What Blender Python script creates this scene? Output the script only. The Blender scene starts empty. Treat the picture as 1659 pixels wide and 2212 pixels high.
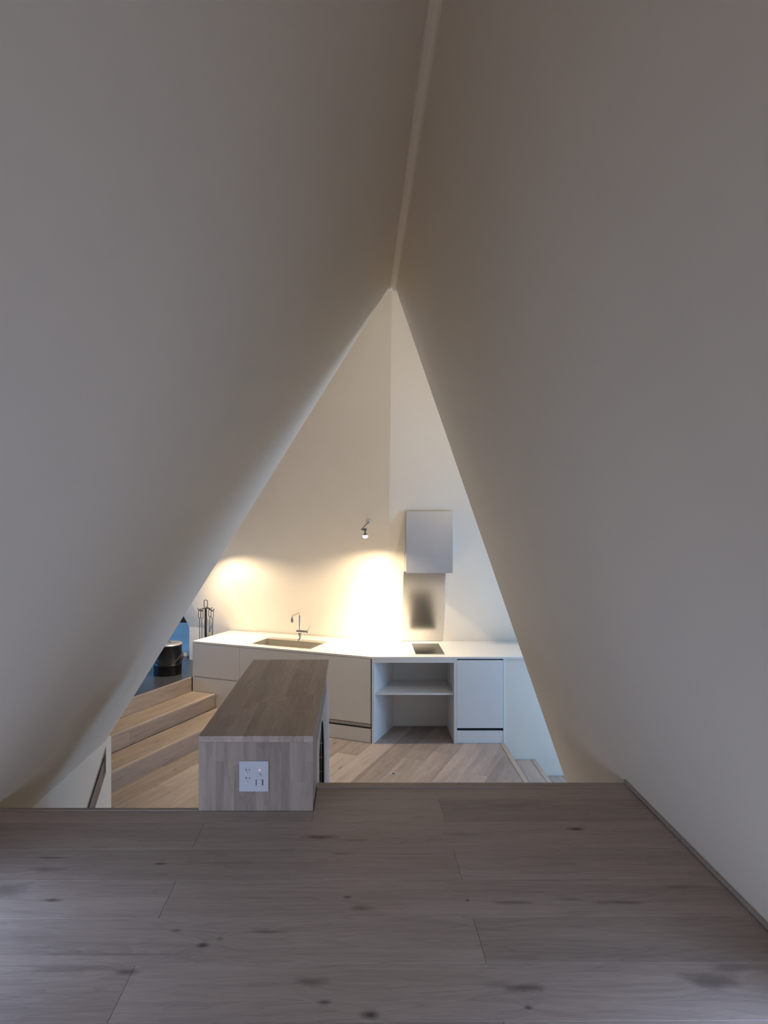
import bpy, bmesh, math, random
from mathutils import Vector, Matrix
random.seed(7)
C = bpy.context.scene.collection
S = bpy.context.scene

# ---------------------------------------------------------------- camera
F = 1475.0; PX = 777.0; PY = 1106.0; ZC = 2.27
cam_d = bpy.data.cameras.new('camera'); cam = bpy.data.objects.new('camera', cam_d); C.objects.link(cam)
cam.location = (0, 0, ZC); cam.rotation_euler = (math.pi/2, 0, 0)
cam_d.sensor_width = 36; cam_d.lens = 24.0; cam_d.shift_x = (829.5-PX)/2212.0
cam_d.clip_start = 0.05; cam_d.clip_end = 100
S.camera = cam
# ---------------------------------------------------------------- world / exposure
S.view_settings.view_transform = 'Standard'; S.view_settings.look = 'None'
S.view_settings.gamma = 1.0; S.view_settings.use_curve_mapping = False
S.view_settings.exposure = 0.0
w = bpy.data.worlds.new('world'); S.world = w; w.use_nodes = True
w.node_tree.nodes['Background'].inputs[0].default_value = (0.25, 0.54, 1.0, 1)
w.node_tree.nodes['Background'].inputs[1].default_value = 0.5
# ---------------------------------------------------------------- daylight through the openings
def area(name, loc, rot, sx, sy, e, col):
    d = bpy.data.lights.new(name, 'AREA'); d.shape = 'RECTANGLE'; d.size = sx; d.size_y = sy
    d.energy = e; d.color = col
    o = bpy.data.objects.new(name, d); C.objects.link(o); o.location = loc; o.rotation_euler = rot
    return o
R = math.radians
area('daylight_behind', (-0.15, -5.70, 1.60), (R(90), 0, 0), 2.2, 1.0, 98, (0.80, 0.81, 0.97))
area('added_daylight_left', (-1.52, 1.55, 1.27), (0, R(-90), 0), 0.28, 1.2, 14.5, (0.50, 0.65, 1.0))  # added light at an unseen slit, brightens the right slope
area('added_daylight_right', (1.24, 1.02, 1.31), (0, R(90), 0), 0.36, 1.2, 15, (0.50, 0.65, 1.0))  # added light at an unseen slit, brightens the left slope
area('daylight_right', (3.40, 5.85, 1.20), (0, R(90), 0), 2.0, 1.5, 60, (0.28, 0.55, 1.0))
area('daylight_left', (-3.45, 7.75, 1.10), (0, R(-90), 0), 1.0, 1.1, 6.5, (0.10, 0.40, 1.0)).data.spread = R(140)
WARM = (1.0, 0.80, 0.53)

# ---------------------------------------------------------------- helpers
def V(*a): return Vector(a)
def at(x, y, z):           # photo pixel on a horizontal plane of height z
    d = F*(ZC-z)/(y-PY); return V((x-PX)*d/F, d, z)
def atd(x, y, d): return V((x-PX)*d/F, d, ZC-(y-PY)*d/F)
def ray_plane(x, y, p0, n):
    r = V((x-PX)/F, 1, -(y-PY)/F); o = V(0, 0, ZC)
    return o + r*((p0-o).dot(n)/r.dot(n))
def link(name, bm, mat, parent=None, loc=None, rotz=0, smooth=False, kind=None):
    bmesh.ops.recalc_face_normals(bm, faces=bm.faces[:])
    me = bpy.data.meshes.new(name); bm.to_mesh(me); bm.free()
    me.materials.append(mat)
    if smooth:
        for p in me.polygons: p.use_smooth = True
    o = bpy.data.objects.new(name, me); C.objects.link(o)
    if loc is not None: o.location = loc
    o.rotation_euler = (0, 0, rotz)
    if parent is not None:
        o.parent = parent
        if loc is None: o.location = -parent.location
    if kind: o['kind'] = kind
    return o
def tag(o, label, cat, group=None):
    o['label'] = label; o['category'] = cat
    if group: o['group'] = group
    return o
def thing(name, loc, label, cat, group=None):
    o = bpy.data.objects.new(name, None); C.objects.link(o); o.location = loc; o.empty_display_size = 0.1
    return tag(o, label, cat, group)
def struct(name, bm, mat, smooth=False): return link(name, bm, mat, smooth=smooth, kind='structure')
def prism(bm, pts, z0, z1):                  # polygon (x, y) extruded in z
    a = [bm.verts.new((p[0], p[1], z0)) for p in pts]; b = [bm.verts.new((p[0], p[1], z1)) for p in pts]
    n = len(pts)
    bm.faces.new(a[::-1]); bm.faces.new(b)
    for i in range(n): bm.faces.new((a[i], a[(i+1) % n], b[(i+1) % n], b[i]))
def prism_x(bm, pts, x0, x1):                # polygon (y, z) extruded in x
    a = [bm.verts.new((x0, p[0], p[1])) for p in pts]; b = [bm.verts.new((x1, p[0], p[1])) for p in pts]
    n = len(pts)
    bm.faces.new(a[::-1]); bm.faces.new(b)
    for i in range(n): bm.faces.new((a[i], a[(i+1) % n], b[(i+1) % n], b[i]))
def box(bm, x0, x1, y0, y1, z0, z1): prism(bm, [(x0, y0), (x1, y0), (x1, y1), (x0, y1)], z0, z1)
def bev(bm, w, seg=2):
    bmesh.ops.recalc_face_normals(bm, faces=bm.faces[:])
    bmesh.ops.bevel(bm, geom=bm.edges[:], offset=w, segments=seg, affect='EDGES', profile=0.6)
def holed(bm, outer, hole, t0, t1, axis='z'):   # outer polygon with one hole, extruded
    def vv(p, t): return (p[0], p[1], t) if axis == 'z' else (t, p[0], p[1])
    layers = []
    for t in (t0, t1):
        ov = [bm.verts.new(vv(p, t)) for p in outer]; hv = [bm.verts.new(vv(p, t)) for p in hole]
        es = [bm.edges.new((ov[i], ov[(i+1) % len(ov)])) for i in range(len(ov))]
        es += [bm.edges.new((hv[i], hv[(i+1) % len(hv)])) for i in range(len(hv))]
        bmesh.ops.triangle_fill(bm, edges=es, use_beauty=True, use_dissolve=False)
        layers.append((ov, hv))
    for k in (0, 1):
        a, b = layers[0][k], layers[1][k]
        for i in range(len(a)): bm.faces.new((a[i], a[(i+1) % len(a)], b[(i+1) % len(a)], b[i]))
def lathe(bm, prof, seg=24, M=Matrix.Identity(4)):   # prof: list of (r, z)
    rings = []
    for r, z in prof:
        if r < 1e-6: rings.append([bm.verts.new(M @ V(0, 0, z))])
        else: rings.append([bm.verts.new(M @ V(r*math.cos(2*math.pi*i/seg), r*math.sin(2*math.pi*i/seg), z)) for i in range(seg)])
    for a, b in zip(rings, rings[1:]):
        for i in range(seg):
            j = (i+1) % seg
            if len(a) == 1 and len(b) == 1: continue
            if len(a) == 1: bm.faces.new((a[0], b[i], b[j]))
            elif len(b) == 1: bm.faces.new((a[i], a[j], b[0]))
            else: bm.faces.new((a[i], a[j], b[j], b[i]))
    for r in (rings[0], rings[-1]):
        if len(r) > 1: bm.faces.new(r)
def tube(bm, pts, r, seg=12, closed=False):
    pts = [Vector(p) for p in pts]; n = len(pts); rings = []
    up = None
    for i, p in enumerate(pts):
        if closed: t = (pts[(i+1) % n]-pts[i-1])
        else: t = pts[min(i+1, n-1)]-pts[max(i-1, 0)]
        t.normalize()
        if up is None:
            up = V(0, 0, 1) if abs(t.z) < 0.9 else V(1, 0, 0)
        up = (up - t*up.dot(t)).normalized(); s = t.cross(up)
        rr = r[i] if isinstance(r, (list, tuple)) else r
        rings.append([bm.verts.new(p + (up*math.cos(2*math.pi*k/seg)+s*math.sin(2*math.pi*k/seg))*rr) for k in range(seg)])
    pr = list(zip(rings, rings[1:]))
    if closed: pr.append((rings[-1], rings[0]))
    for a, b in pr:
        for k in range(seg): bm.faces.new((a[k], a[(k+1) % seg], b[(k+1) % seg], b[k]))
    if not closed: bm.faces.new(rings[0][::-1]); bm.faces.new(rings[-1])
def bez(ps, n=8):                             # round the corners of a polyline (Catmull style)
    out = []
    for i in range(len(ps)-1):
        p0 = Vector(ps[max(i-1, 0)]); p1 = Vector(ps[i]); p2 = Vector(ps[i+1]); p3 = Vector(ps[min(i+2, len(ps)-1)])
        for k in range(n):
            t = k/n
            out.append(0.5*((2*p1)+(p2-p0)*t+(2*p0-5*p1+4*p2-p3)*t*t+(3*p1-p0-3*p2+p3)*t**3))
    out.append(Vector(ps[-1])); return out
def clip(poly, n, c):                         # keep n.p >= c
    out = []
    for i in range(len(poly)):
        a = poly[i]; b = poly[(i+1) % len(poly)]
        da = n[0]*a[0]+n[1]*a[1]-c; db = n[0]*b[0]+n[1]*b[1]-c
        if da >= 0: out.append(a)
        if da*db < 0:
            t = da/(da-db); out.append((a[0]+(b[0]-a[0])*t, a[1]+(b[1]-a[1])*t))
    return out
def inset(poly, g):
    pl = []
    for p in poly:
        if not pl or (V(*p)-V(*pl[-1])).length > 1e-4: pl.append(p)
    if len(pl) > 1 and (V(*pl[0])-V(*pl[-1])).length < 1e-4: pl.pop()
    poly = pl; n = len(poly); out = []
    if n < 3: return []
    ar = sum(poly[i][0]*poly[(i+1) % n][1]-poly[(i+1) % n][0]*poly[i][1] for i in range(n))
    sg = 1 if ar > 0 else -1
    for i in range(n):
        p0 = V(*poly[i-1]); p1 = V(*poly[i]); p2 = V(*poly[(i+1) % n])
        d1 = (p1-p0).normalized(); d2 = (p2-p1).normalized()
        n1 = V(-d1.y, d1.x)*sg; n2 = V(-d2.y, d2.x)*sg
        q = p1+(n1+n2)*(g/max(1+n1.dot(n2), 0.12)); out.append((q.x, q.y))
    return out

# ---------------------------------------------------------------- materials
def new_mat(name):
    m = bpy.data.materials.new(name); m.use_nodes = True
    return m, m.node_tree, m.node_tree.nodes['Principled BSDF']
def flat(name, col, rough=0.5, metal=0.0, spec=0.5, noise=0.03, nscale=8.0, bump=0.0, bscale=120, emit=None, es=0):
    m, nt, b = new_mat(name); N = nt.nodes; L = nt.links
    b.inputs['Roughness'].default_value = rough; b.inputs['Metallic'].default_value = metal
    b.inputs['Specular IOR Level'].default_value = spec
    tc = N.new('ShaderNodeNewGeometry')
    ns = N.new('ShaderNodeTexNoise'); ns.inputs['Scale'].default_value = nscale; ns.inputs['Detail'].default_value = 4
    L.new(tc.outputs['Position'], ns.inputs['Vector'])
    mr = N.new('ShaderNodeMapRange'); mr.inputs[1].default_value = 0.3; mr.inputs[2].default_value = 0.7
    mr.inputs[3].default_value = 1-noise; mr.inputs[4].default_value = 1+noise
    L.new(ns.outputs['Fac'], mr.inputs[0])
    mx = N.new('ShaderNodeVectorMath'); mx.operation = 'SCALE'; mx.inputs[0].default_value = col
    L.new(mr.outputs[0], mx.inputs['Scale']); L.new(mx.outputs[0], b.inputs['Base Color'])
    if bump:
        n2 = N.new('ShaderNodeTexNoise'); n2.inputs['Scale'].default_value = bscale; n2.inputs['Detail'].default_value = 3
        L.new(tc.outputs['Position'], n2.inputs['Vector'])
        bp = N.new('ShaderNodeBump'); bp.inputs['Strength'].default_value = bump; bp.inputs['Distance'].default_value = 0.002
        L.new(n2.outputs['Fac'], bp.inputs['Height']); L.new(bp.outputs[0], b.inputs['Normal'])
    if emit:
        b.inputs['Emission Color'].default_value = (*emit, 1); b.inputs['Emission Strength'].default_value = es
    return m
def wood(name, dark, light, var=0.25, rough=0.42, grain=1.0, knots=None, gx=1.0, auto_knots=True, axis='X'):
    """oak: local X runs along the grain; every board takes its own tone and its own cut of the figure"""
    m, nt, b = new_mat(name); N = nt.nodes; L = nt.links
    def mathn(op, a=None, bb=None, c=None):
        n = N.new('ShaderNodeMath'); n.operation = op
        for i, v in enumerate((a, bb, c)):
            if v is None: continue
            if isinstance(v, (int, float)): n.inputs[i].default_value = v
            else: L.new(v, n.inputs[i])
        return n.outputs[0]
    tc = N.new('ShaderNodeTexCoord'); oi = N.new('ShaderNodeObjectInfo'); geo = N.new('ShaderNodeNewGeometry')
    off = N.new('ShaderNodeCombineXYZ')
    L.new(mathn('MULTIPLY', oi.outputs['Random'], 37.0), off.inputs[0]); L.new(mathn('MULTIPLY', oi.outputs['Random'], 91.0), off.inputs[1])
    L.new(mathn('MULTIPLY', oi.outputs['Random'], 53.0), off.inputs[2])
    add = N.new('ShaderNodeVectorMath'); add.operation = 'ADD'
    L.new(tc.outputs['Object'], add.inputs[0]); L.new(off.outputs[0], add.inputs[1])
    vec = add.outputs[0]
    # knots given by place (world x, y, size along, size across, strength)
    ksum = None; wsum = None
    if knots:
        sp = N.new('ShaderNodeSeparateXYZ'); L.new(geo.outputs['Position'], sp.inputs[0])
        wn = N.new('ShaderNodeTexNoise'); wn.inputs['Scale'].default_value = 14; wn.inputs['Detail'].default_value = 4
        L.new(geo.outputs['Position'], wn.inputs['Vector'])
        wob = mathn('MULTIPLY_ADD', wn.outputs['Fac'], 1.5, -0.75)
        for kx, ky, rx, ry, st in knots:
            qx = mathn('DIVIDE', mathn('SUBTRACT', sp.outputs[0], kx), rx)
            qy = mathn('DIVIDE', mathn('SUBTRACT', sp.outputs[1], ky), ry)
            r2 = mathn('ADD', mathn('MULTIPLY', qx, qx), mathn('MULTIPLY', qy, qy))
            rr = mathn('ADD', mathn('SQRT', r2), wob)
            mk = N.new('ShaderNodeMapRange'); mk.interpolation_type = 'SMOOTHSTEP'
            mk.inputs[1].default_value = 0.0; mk.inputs[2].default_value = 1.3; mk.inputs[3].default_value = st; mk.inputs[4].default_value = 0
            L.new(rr, mk.inputs[0])
            ksum = mk.outputs[0] if ksum is None else mathn('MAXIMUM', ksum, mk.outputs[0])
            wp = mathn('DIVIDE', mathn('MULTIPLY', qy, 0.035), mathn('ADD', r2, 0.45))
            wsum = wp if wsum is None else mathn('ADD', wsum, wp)
        cw = N.new('ShaderNodeCombineXYZ'); L.new(wsum, cw.inputs[1])
        a2 = N.new('ShaderNodeVectorMath'); a2.operation = 'ADD'
        L.new(vec, a2.inputs[0]); L.new(cw.outputs[0], a2.inputs[1]); vec = a2.outputs[0]
    if axis == 'Z':
        rt = N.new('ShaderNodeVectorRotate'); rt.rotation_type = 'Y_AXIS'; rt.inputs['Angle'].default_value = math.pi/2
        L.new(vec, rt.inputs['Vector']); vec = rt.outputs[0]
    def nz(sx, sy, det=4, dist=0.0, rough_=0.55):
        mp = N.new('ShaderNodeMapping'); mp.inputs['Scale'].default_value = (sx, sy, sy)
        L.new(vec, mp.inputs['Vector'])
        n = N.new('ShaderNodeTexNoise'); n.inputs['Scale'].default_value = 1; n.inputs['Detail'].default_value = det
        n.inputs['Distortion'].default_value = dist; n.inputs['Roughness'].default_value = rough_
        L.new(mp.outputs[0], n.inputs['Vector']); return n.outputs['Fac']
    broad = nz(0.9*gx, 7, 3, 0.6)
    streak = nz(2.2*gx, 55, 4, 0.3)
    fine = nz(14*gx, 420, 3, 0.0, 0.7)
    # cathedral figure
    mp = N.new('ShaderNodeMapping'); mp.inputs['Scale'].default_value = (0.9*gx, 9, 9); L.new(vec, mp.inputs['Vector'])
    nn = N.new('ShaderNodeTexNoise'); nn.inputs['Scale'].default_value = 1.0; nn.inputs['Detail'].default_value = 2; L.new(mp.outputs[0], nn.inputs['Vector'])
    fig = mathn('FRACT', mathn('MULTIPLY', nn.outputs['Fac'], 13.0))
    fig = mathn('POWER', fig, 3.0)
    t = mathn('ADD', mathn('MULTIPLY', broad, 0.55), mathn('MULTIPLY', streak, 0.35))
    t = mathn('ADD', t, mathn('MULTIPLY', fine, 0.35*grain))
    t = mathn('SUBTRACT', t, mathn('MULTIPLY', fig, 0.10))
    t = mathn('ADD', t, mathn('MULTIPLY_ADD', oi.outputs['Random'], 2*var, -var-0.12))
    if auto_knots:
        mp2 = N.new('ShaderNodeMapping'); mp2.inputs['Scale'].default_value = (2.6, 8, 8); L.new(vec, mp2.inputs['Vector'])
        vo = N.new('ShaderNodeTexVoronoi'); vo.inputs['Scale'].default_value = 1.0; L.new(mp2.outputs[0], vo.inputs['Vector'])
        k2 = N.new('ShaderNodeMapRange'); k2.interpolation_type = 'SMOOTHSTEP'
        k2.inputs[1].default_value = 0.02; k2.inputs[2].default_value = 0.16; k2.inputs[3].default_value = 0.5; k2.inputs[4].default_value = 0
        L.new(vo.outputs['Distance'], k2.inputs[0])
        sel = N.new('ShaderNodeSeparateColor'); L.new(vo.outputs['Color'], sel.inputs[0])
        kk = mathn('MULTIPLY', k2.outputs[0], mathn('GREATER_THAN', sel.outputs[0], 0.6))
        ksum = kk if ksum is None else mathn('MAXIMUM', ksum, kk)
    cr = N.new('ShaderNodeValToRGB')
    cr.color_ramp.elements[0].position = 0.2; cr.color_ramp.elements[0].color = (*dark, 1)
    cr.color_ramp.elements[1].position = 0.85; cr.color_ramp.elements[1].color = (*light, 1)
    L.new(t, cr.inputs[0]); col = cr.outputs[0]
    if ksum is not None:
        mx = N.new('ShaderNodeMix'); mx.data_type = 'RGBA'
        L.new(ksum, mx.inputs[0]); L.new(col, mx.inputs[6])
        mx.inputs[7].default_value = (dark[0]*0.22, dark[1]*0.2, dark[2]*0.2, 1); col = mx.outputs[2]
    L.new(col, b.inputs['Base Color'])
    b.inputs['Specular IOR Level'].default_value = 0.35
    L.new(mathn('MULTIPLY_ADD', fine, 0.25, rough-0.1), b.inputs['Roughness'])
    bp = N.new('ShaderNodeBump'); bp.inputs['Strength'].default_value = 0.25; bp.inputs['Distance'].default_value = 0.001
    L.new(mathn('ADD', fine, mathn('MULTIPLY', streak, 0.6)), bp.inputs['Height']); L.new(bp.outputs[0], b.inputs['Normal'])
    return m
def kn(x, y, rx, ry, s):
    p = at(x, y, 1.08); return (p.x, p.y, rx, ry, s)
KN = [kn(690, 1808, .075, .020, .75), kn(770, 1815, .05, .012, .4), kn(1245, 1791, .035, .016, .85), kn(1005, 1802, .10, .02, .3),
      kn(345, 1866, .028, .007, .8), kn(105, 1853, .07, .006, .6), kn(745, 1844, .05, .012, .4), kn(545, 1864, .32, .006, .3), kn(100, 1878, .07, .02, .35),
      kn(110, 1945, .03, .01, .7), kn(10, 1925, .07, .05, .45), kn(1010, 1945, .006, .006, .9), kn(1105, 1950, .09, .011, .5), kn(1345, 1950, .10, .012, .5), kn(1230, 1943, .05, .01, .35), kn(780, 1962, .04, .018, .55), kn(750, 1938, .014, .007, .7),
      kn(438, 2042, .02, .013, .85), kn(380, 2010, .02, .008, .6), kn(578, 2013, .07, .009, .5), kn(475, 2028, .012, .01, .5), kn(250, 2062, .25, .006, .3),
      kn(800, 2192, .028, .018, .95), kn(700, 2165, .025, .010, .7), kn(665, 2120, .05, .02, .5), kn(270, 2100, .035, .014, .6), kn(1135, 2134, .06, .018, .65), kn(1070, 2126, .06, .02, .3), kn(1540, 2120, .09, .035, .55), kn(1142, 2177, .012, .008, .7), kn(1590, 2090, .10, .02, .35), kn(1480, 1915, .10, .010, .35), kn(122, 2098, .1, .004, .3)]
OAK_D = (0.215, 0.168, 0.142); OAK_L = (0.50, 0.415, 0.355)
M_plat = wood('oiled_oak_platform', OAK_D, OAK_L, var=0.11, grain=2.0, rough=0.50, knots=KN, auto_knots=False)
M_oak = wood('oiled_oak_floor', (0.22,0.18,0.162), (0.50,0.42,0.378), var=0.17, rough=0.45)
M_step = wood('oiled_oak_step', OAK_D, OAK_L, var=0.12, rough=0.42)
M_block_lit = wood('laminated_oak_lit', (0.35, 0.27, 0.22), (0.69, 0.57, 0.475), var=0.12, rough=0.42, auto_knots=False, gx=1.6)  # same oak as the front, lightened for the light on the top
M_blockz_shaded = wood('laminated_oak_upright_shaded', (0.26, 0.205, 0.17), (0.53, 0.445, 0.375), var=0.12, rough=0.42, auto_knots=False, gx=1.6, axis='Z')  # same oak as the top, front's weaker light darkened into the colour
M_trim = wood('pale_oak_edge', (0.30, 0.24, 0.20), (0.50, 0.42, 0.36), var=0.08, rough=0.45, auto_knots=False)
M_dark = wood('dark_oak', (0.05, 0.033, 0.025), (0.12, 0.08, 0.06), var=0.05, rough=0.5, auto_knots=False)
M_wall = flat('painted_plaster', (0.865, 0.795, 0.685), rough=0.75, spec=0.25, noise=0.012, nscale=2.5, bump=0.10, bscale=60)
M_white = flat('white_laminate', (0.80, 0.79, 0.77), rough=0.38, noise=0.006)
M_top = flat('white_solid_surface', (0.86, 0.845, 0.82), rough=0.28, noise=0.006)
M_gap = flat('shadow_gap', (0.015, 0.015, 0.018), rough=0.6)
M_steel = flat('brushed_steel', (0.56, 0.55, 0.54), rough=0.27, metal=1.0, noise=0.03, nscale=5)
M_hood = flat('pale_metal_hood', (0.42, 0.43, 0.45), rough=0.42, metal=0.75, noise=0.04, nscale=3)
M_sink = flat('sink_steel', (0.66, 0.63, 0.58), rough=0.38, metal=0.85, noise=0.03)
M_chrome = flat('chrome', (0.66, 0.65, 0.63), rough=0.10, metal=1.0, noise=0.01)
M_glass = flat('black_glass', (0.012, 0.012, 0.013), rough=0.13, spec=0.7, noise=0.01)
M_iron = flat('black_iron', (0.022, 0.019, 0.018), rough=0.45, metal=0.3)
M_bucket = flat('black_enamel', (0.010, 0.010, 0.012), rough=0.38, noise=0.05)
M_lid = flat('galvanised_lid', (0.55, 0.57, 0.60), rough=0.35, metal=0.6)
M_slab = flat('dark_slate', (0.055, 0.058, 0.066), rough=0.27, noise=0.12, nscale=20)
M_plate = flat('white_plastic', (0.62, 0.645, 0.68), rough=0.35, noise=0.004)
M_slot = flat('dark_socket_slot', (0.01, 0.012, 0.02), rough=0.6)
M_led = flat('red_indicator', (0.9, 0.15, 0.08), emit=(1.0, 0.22, 0.12), es=3.0)
M_bulb = flat('lit_bulb', (1, 1, 1), emit=(1.0, 0.90, 0.72), es=9.0)
M_lamp = flat('grey_lamp_metal', (0.20, 0.185, 0.165), rough=0.4, metal=0.5)
M_lampw = flat('white_lamp_metal', (0.72, 0.70, 0.67), rough=0.4)
M_snow = flat('pale_ground', (0.66, 0.67, 0.68), rough=0.8, noise=0.16, nscale=1.3)
M_pane, _nt, _b = new_mat('window_glass')
_g = _nt.nodes.new('ShaderNodeBsdfGlossy'); _g.inputs['Roughness'].default_value = 0.02
_t = _nt.nodes.new('ShaderNodeBsdfTransparent'); _f = _nt.nodes.new('ShaderNodeFresnel'); _f.inputs[0].default_value = 1.35
_m = _nt.nodes.new('ShaderNodeMixShader')
_nt.links.new(_f.outputs[0], _m.inputs[0]); _nt.links.new(_t.outputs[0], _m.inputs[1]); _nt.links.new(_g.outputs[0], _m.inputs[2])
_nt.links.new(_m.outputs[0], _nt.nodes['Material Output'].inputs[0]); _nt.nodes.remove(_b)
M_brass = flat('pale_brush_ferrule', (0.42, 0.38, 0.22), rough=0.5)

# ---------------------------------------------------------------- shell
ZR = 3.78; YG = 4.64; Y0 = -5.5
XRL, XRR = 0.203, 0.240
kR = (1.173-XRR)/(ZR-1.08); kL = (XRL+1.689)/(ZR-0.747)
def xl(z): return XRL-kL*(ZR-z)
def xr(z): return XRR+kR*(ZR-z)
ZB = 0.855; LEAN = 0.42
T = V(0.28, 7.51-LEAN*(5.3-ZB), 5.3)
def mesh_faces(vs, fs):
    bm = bmesh.new(); v = [bm.verts.new(p) for p in vs]
    for f in fs: bm.faces.new([v[i] for i in f])
    return bm, v
# left wall of the upper room: slope, upright foot, and the fold into the kitchen
K1 = V(-3.3, 5.7, 2.3)
vs = [(XRL, Y0, ZR), (XRL, YG, ZR), (-1.689, Y0, 0.747), (-1.689, YG, 0.747), (-1.689, Y0, -0.05), (-1.689, YG, -0.05),
      tuple(K1), (-3.3, 5.7, -0.05), tuple(T)]
# the upright foot has a slanting recessed slot: polygon hole in the (y, z) plane
slot = [(4.545, 0.715), (4.545, 0.535), (3.75, -0.12+0.0), (3.75, 0.06)]
WL = (0.95, 2.15, 1.12, 1.42); WR = (0.42, 1.62, 1.12, 1.50)  # slit openings made up for the side lights, out of view
WY0, WY1, WZ0, WZ1 = WL
n0 = len(vs)
for (yy, zz) in ((WY0, ZR), (WY0, 0.747), (WY1, ZR), (WY1, 0.747), (WY0, WZ1), (WY1, WZ1), (WY0, WZ0), (WY1, WZ0)): vs.append((xl(zz), yy, zz))
q = [n0+i for i in range(8)]
bm, v = mesh_faces(vs, [(0, q[0], q[4], q[6], q[1], 2), (q[0], q[2], q[5], q[4]), (q[6], q[7], q[3], q[1]), (q[2], 1, 3, q[3], q[7], q[5]), (1, 3, 6), (1, 6, 8), (3, 5, 7, 6)])
e = [x for x in bm.edges if {x.verts[0], x.verts[1]} == {v[1], v[3]}]
bmesh.ops.bevel(bm, geom=e, offset=0.11, segments=10, affect='EDGES', profile=0.5)
for f in bm.faces: f.smooth = True
o = struct('wall_left', bm, M_wall)
for p in o.data.polygons: p.use_smooth = len(p.vertices) == 4 and p.area < 0.2
# foot
bm = bmesh.new()
slot = [(4.545, 0.715), (4.545, 0.535), (4.02, 0.10), (4.02, 0.28)]
holed(bm, [(2.5, -0.05), (YG, -0.05), (YG, 0.747), (2.5, 0.747)], slot, -1.689, -1.734, 'x')
struct('wall_left_foot', bm, M_wall)
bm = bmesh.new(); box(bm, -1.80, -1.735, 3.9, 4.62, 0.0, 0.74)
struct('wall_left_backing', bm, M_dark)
rail = thing('recessed_handrail', (-1.71, 4.54, 0.53), 'slanting oak handrail set in a recess low in the left wall', 'handrail')
dy, dz = (4.02-4.545), (0.10-0.535)
def slbar(a, b, x0, x1):   # strip of the slot between fractions a..b of its height
    h = 0.18; b2 = bmesh.new()
    prism_x(b2, [(4.543, 0.535+h*a), (4.543, 0.535+h*b), (4.543+dy, 0.535+h*b+dz), (4.543+dy, 0.535+h*a+dz)], x0, x1); return b2
link('rail', slbar(0.0, 0.50, -1.733, -1.700), M_step, rail)
link('frame', slbar(0.80, 1.0, -1.733, -1.692), M_step, rail)
# right wall
K2 = V(3.3, 5.0, 2.4)
zb = -0.9
vs = [(XRR, Y0, ZR), (XRR, YG, ZR), (xr(zb), Y0, zb), (xr(zb), YG, zb), tuple(T), tuple(K2), (3.3, 5.0, zb)]
n0 = len(vs); WY0, WY1, WZ0, WZ1 = WR
for (yy, zz) in ((WY0, ZR), (WY0, zb), (WY1, ZR), (WY1, zb), (WY0, WZ1), (WY1, WZ1), (WY0, WZ0), (WY1, WZ0)): vs.append((xr(zz), yy, zz))
q = [n0+i for i in range(8)]
bm, v = mesh_faces(vs, [(0, q[0], q[4], q[6], q[1], 2), (q[0], q[2], q[5], q[4]), (q[6], q[7], q[3], q[1]), (q[2], 1, 3, q[3], q[7], q[5]), (1, 4, 5), (1, 5, 3), (3, 5, 6)])
e = [x for x in bm.edges if {x.verts[0], x.verts[1]} == {v[1], v[3]}]
bmesh.ops.bevel(bm, geom=e, offset=0.05, segments=8, affect='EDGES', profile=0.5)
o = struct('wall_right', bm, M_wall)
for p in o.data.polygons: p.use_smooth = len(p.vertices) == 4 and p.area < 0.2
def slope_frame(name, fx, W4):
    WY0, WY1, WZ0, WZ1 = W4
    bm = bmesh.new()
    o_ = [(WY0, WZ0), (WY1, WZ0), (WY1, WZ1), (WY0, WZ1)]; i_ = [(WY0+.05, WZ0+.05), (WY1-.05, WZ0+.05), (WY1-.05, WZ1-.05), (WY0+.05, WZ1-.05)]
    holed(bm, o_, i_, 0, 0.05, 'x')
    sg = 1 if fx is xr else -1
    for q_ in bm.verts: q_.co.x = fx(q_.co.z)+sg*q_.co.x
    return struct(name, bm, M_trim)
slope_frame('window_added_4', xl, WL); slope_frame('window_added_5', xr, WR)  # frames of the added slit windows, which only serve the side lights
# ridge strip
bm = bmesh.new(); cx = (XRL+XRR)/2
pts = [(XRL-0.004, ZR-0.010), (XRL+0.004, ZR-0.001), (cx, ZR+0.003), (XRR-0.004, ZR-0.001), (XRR+0.004, ZR-0.010), (XRR+0.02, ZR+0.04), (XRL-0.02, ZR+0.04)]
a = [bm.verts.new((p[0], Y0, p[1])) for p in pts]; b = [bm.verts.new((p[0], YG+0.02, p[1])) for p in pts]
for i in range(len(pts)): bm.faces.new((a[i], a[(i+1) % 7], b[(i+1) % 7], b[i]))
bm.faces.new(a[::-1]); bm.faces.new(b)
struct('ceiling', bm, M_wall)
# wall behind the camera with its window opening
bm = bmesh.new()
def hexa(z): return z
holed(bm, [(xl(0.747), -0.2), (xr(-0.2), -0.2), (XRR, ZR), (XRL, ZR), (xl(0.747), 0.747)], [(-1.10, 1.12), (0.90, 1.12), (0.80, 2.05), (-0.75, 2.05)], 0, 0.1)
for vtx in bm.verts: vtx.co = V(vtx.co.x, Y0-vtx.co.z, vtx.co.y)
struct('wall_rear', bm, M_wall)
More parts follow.
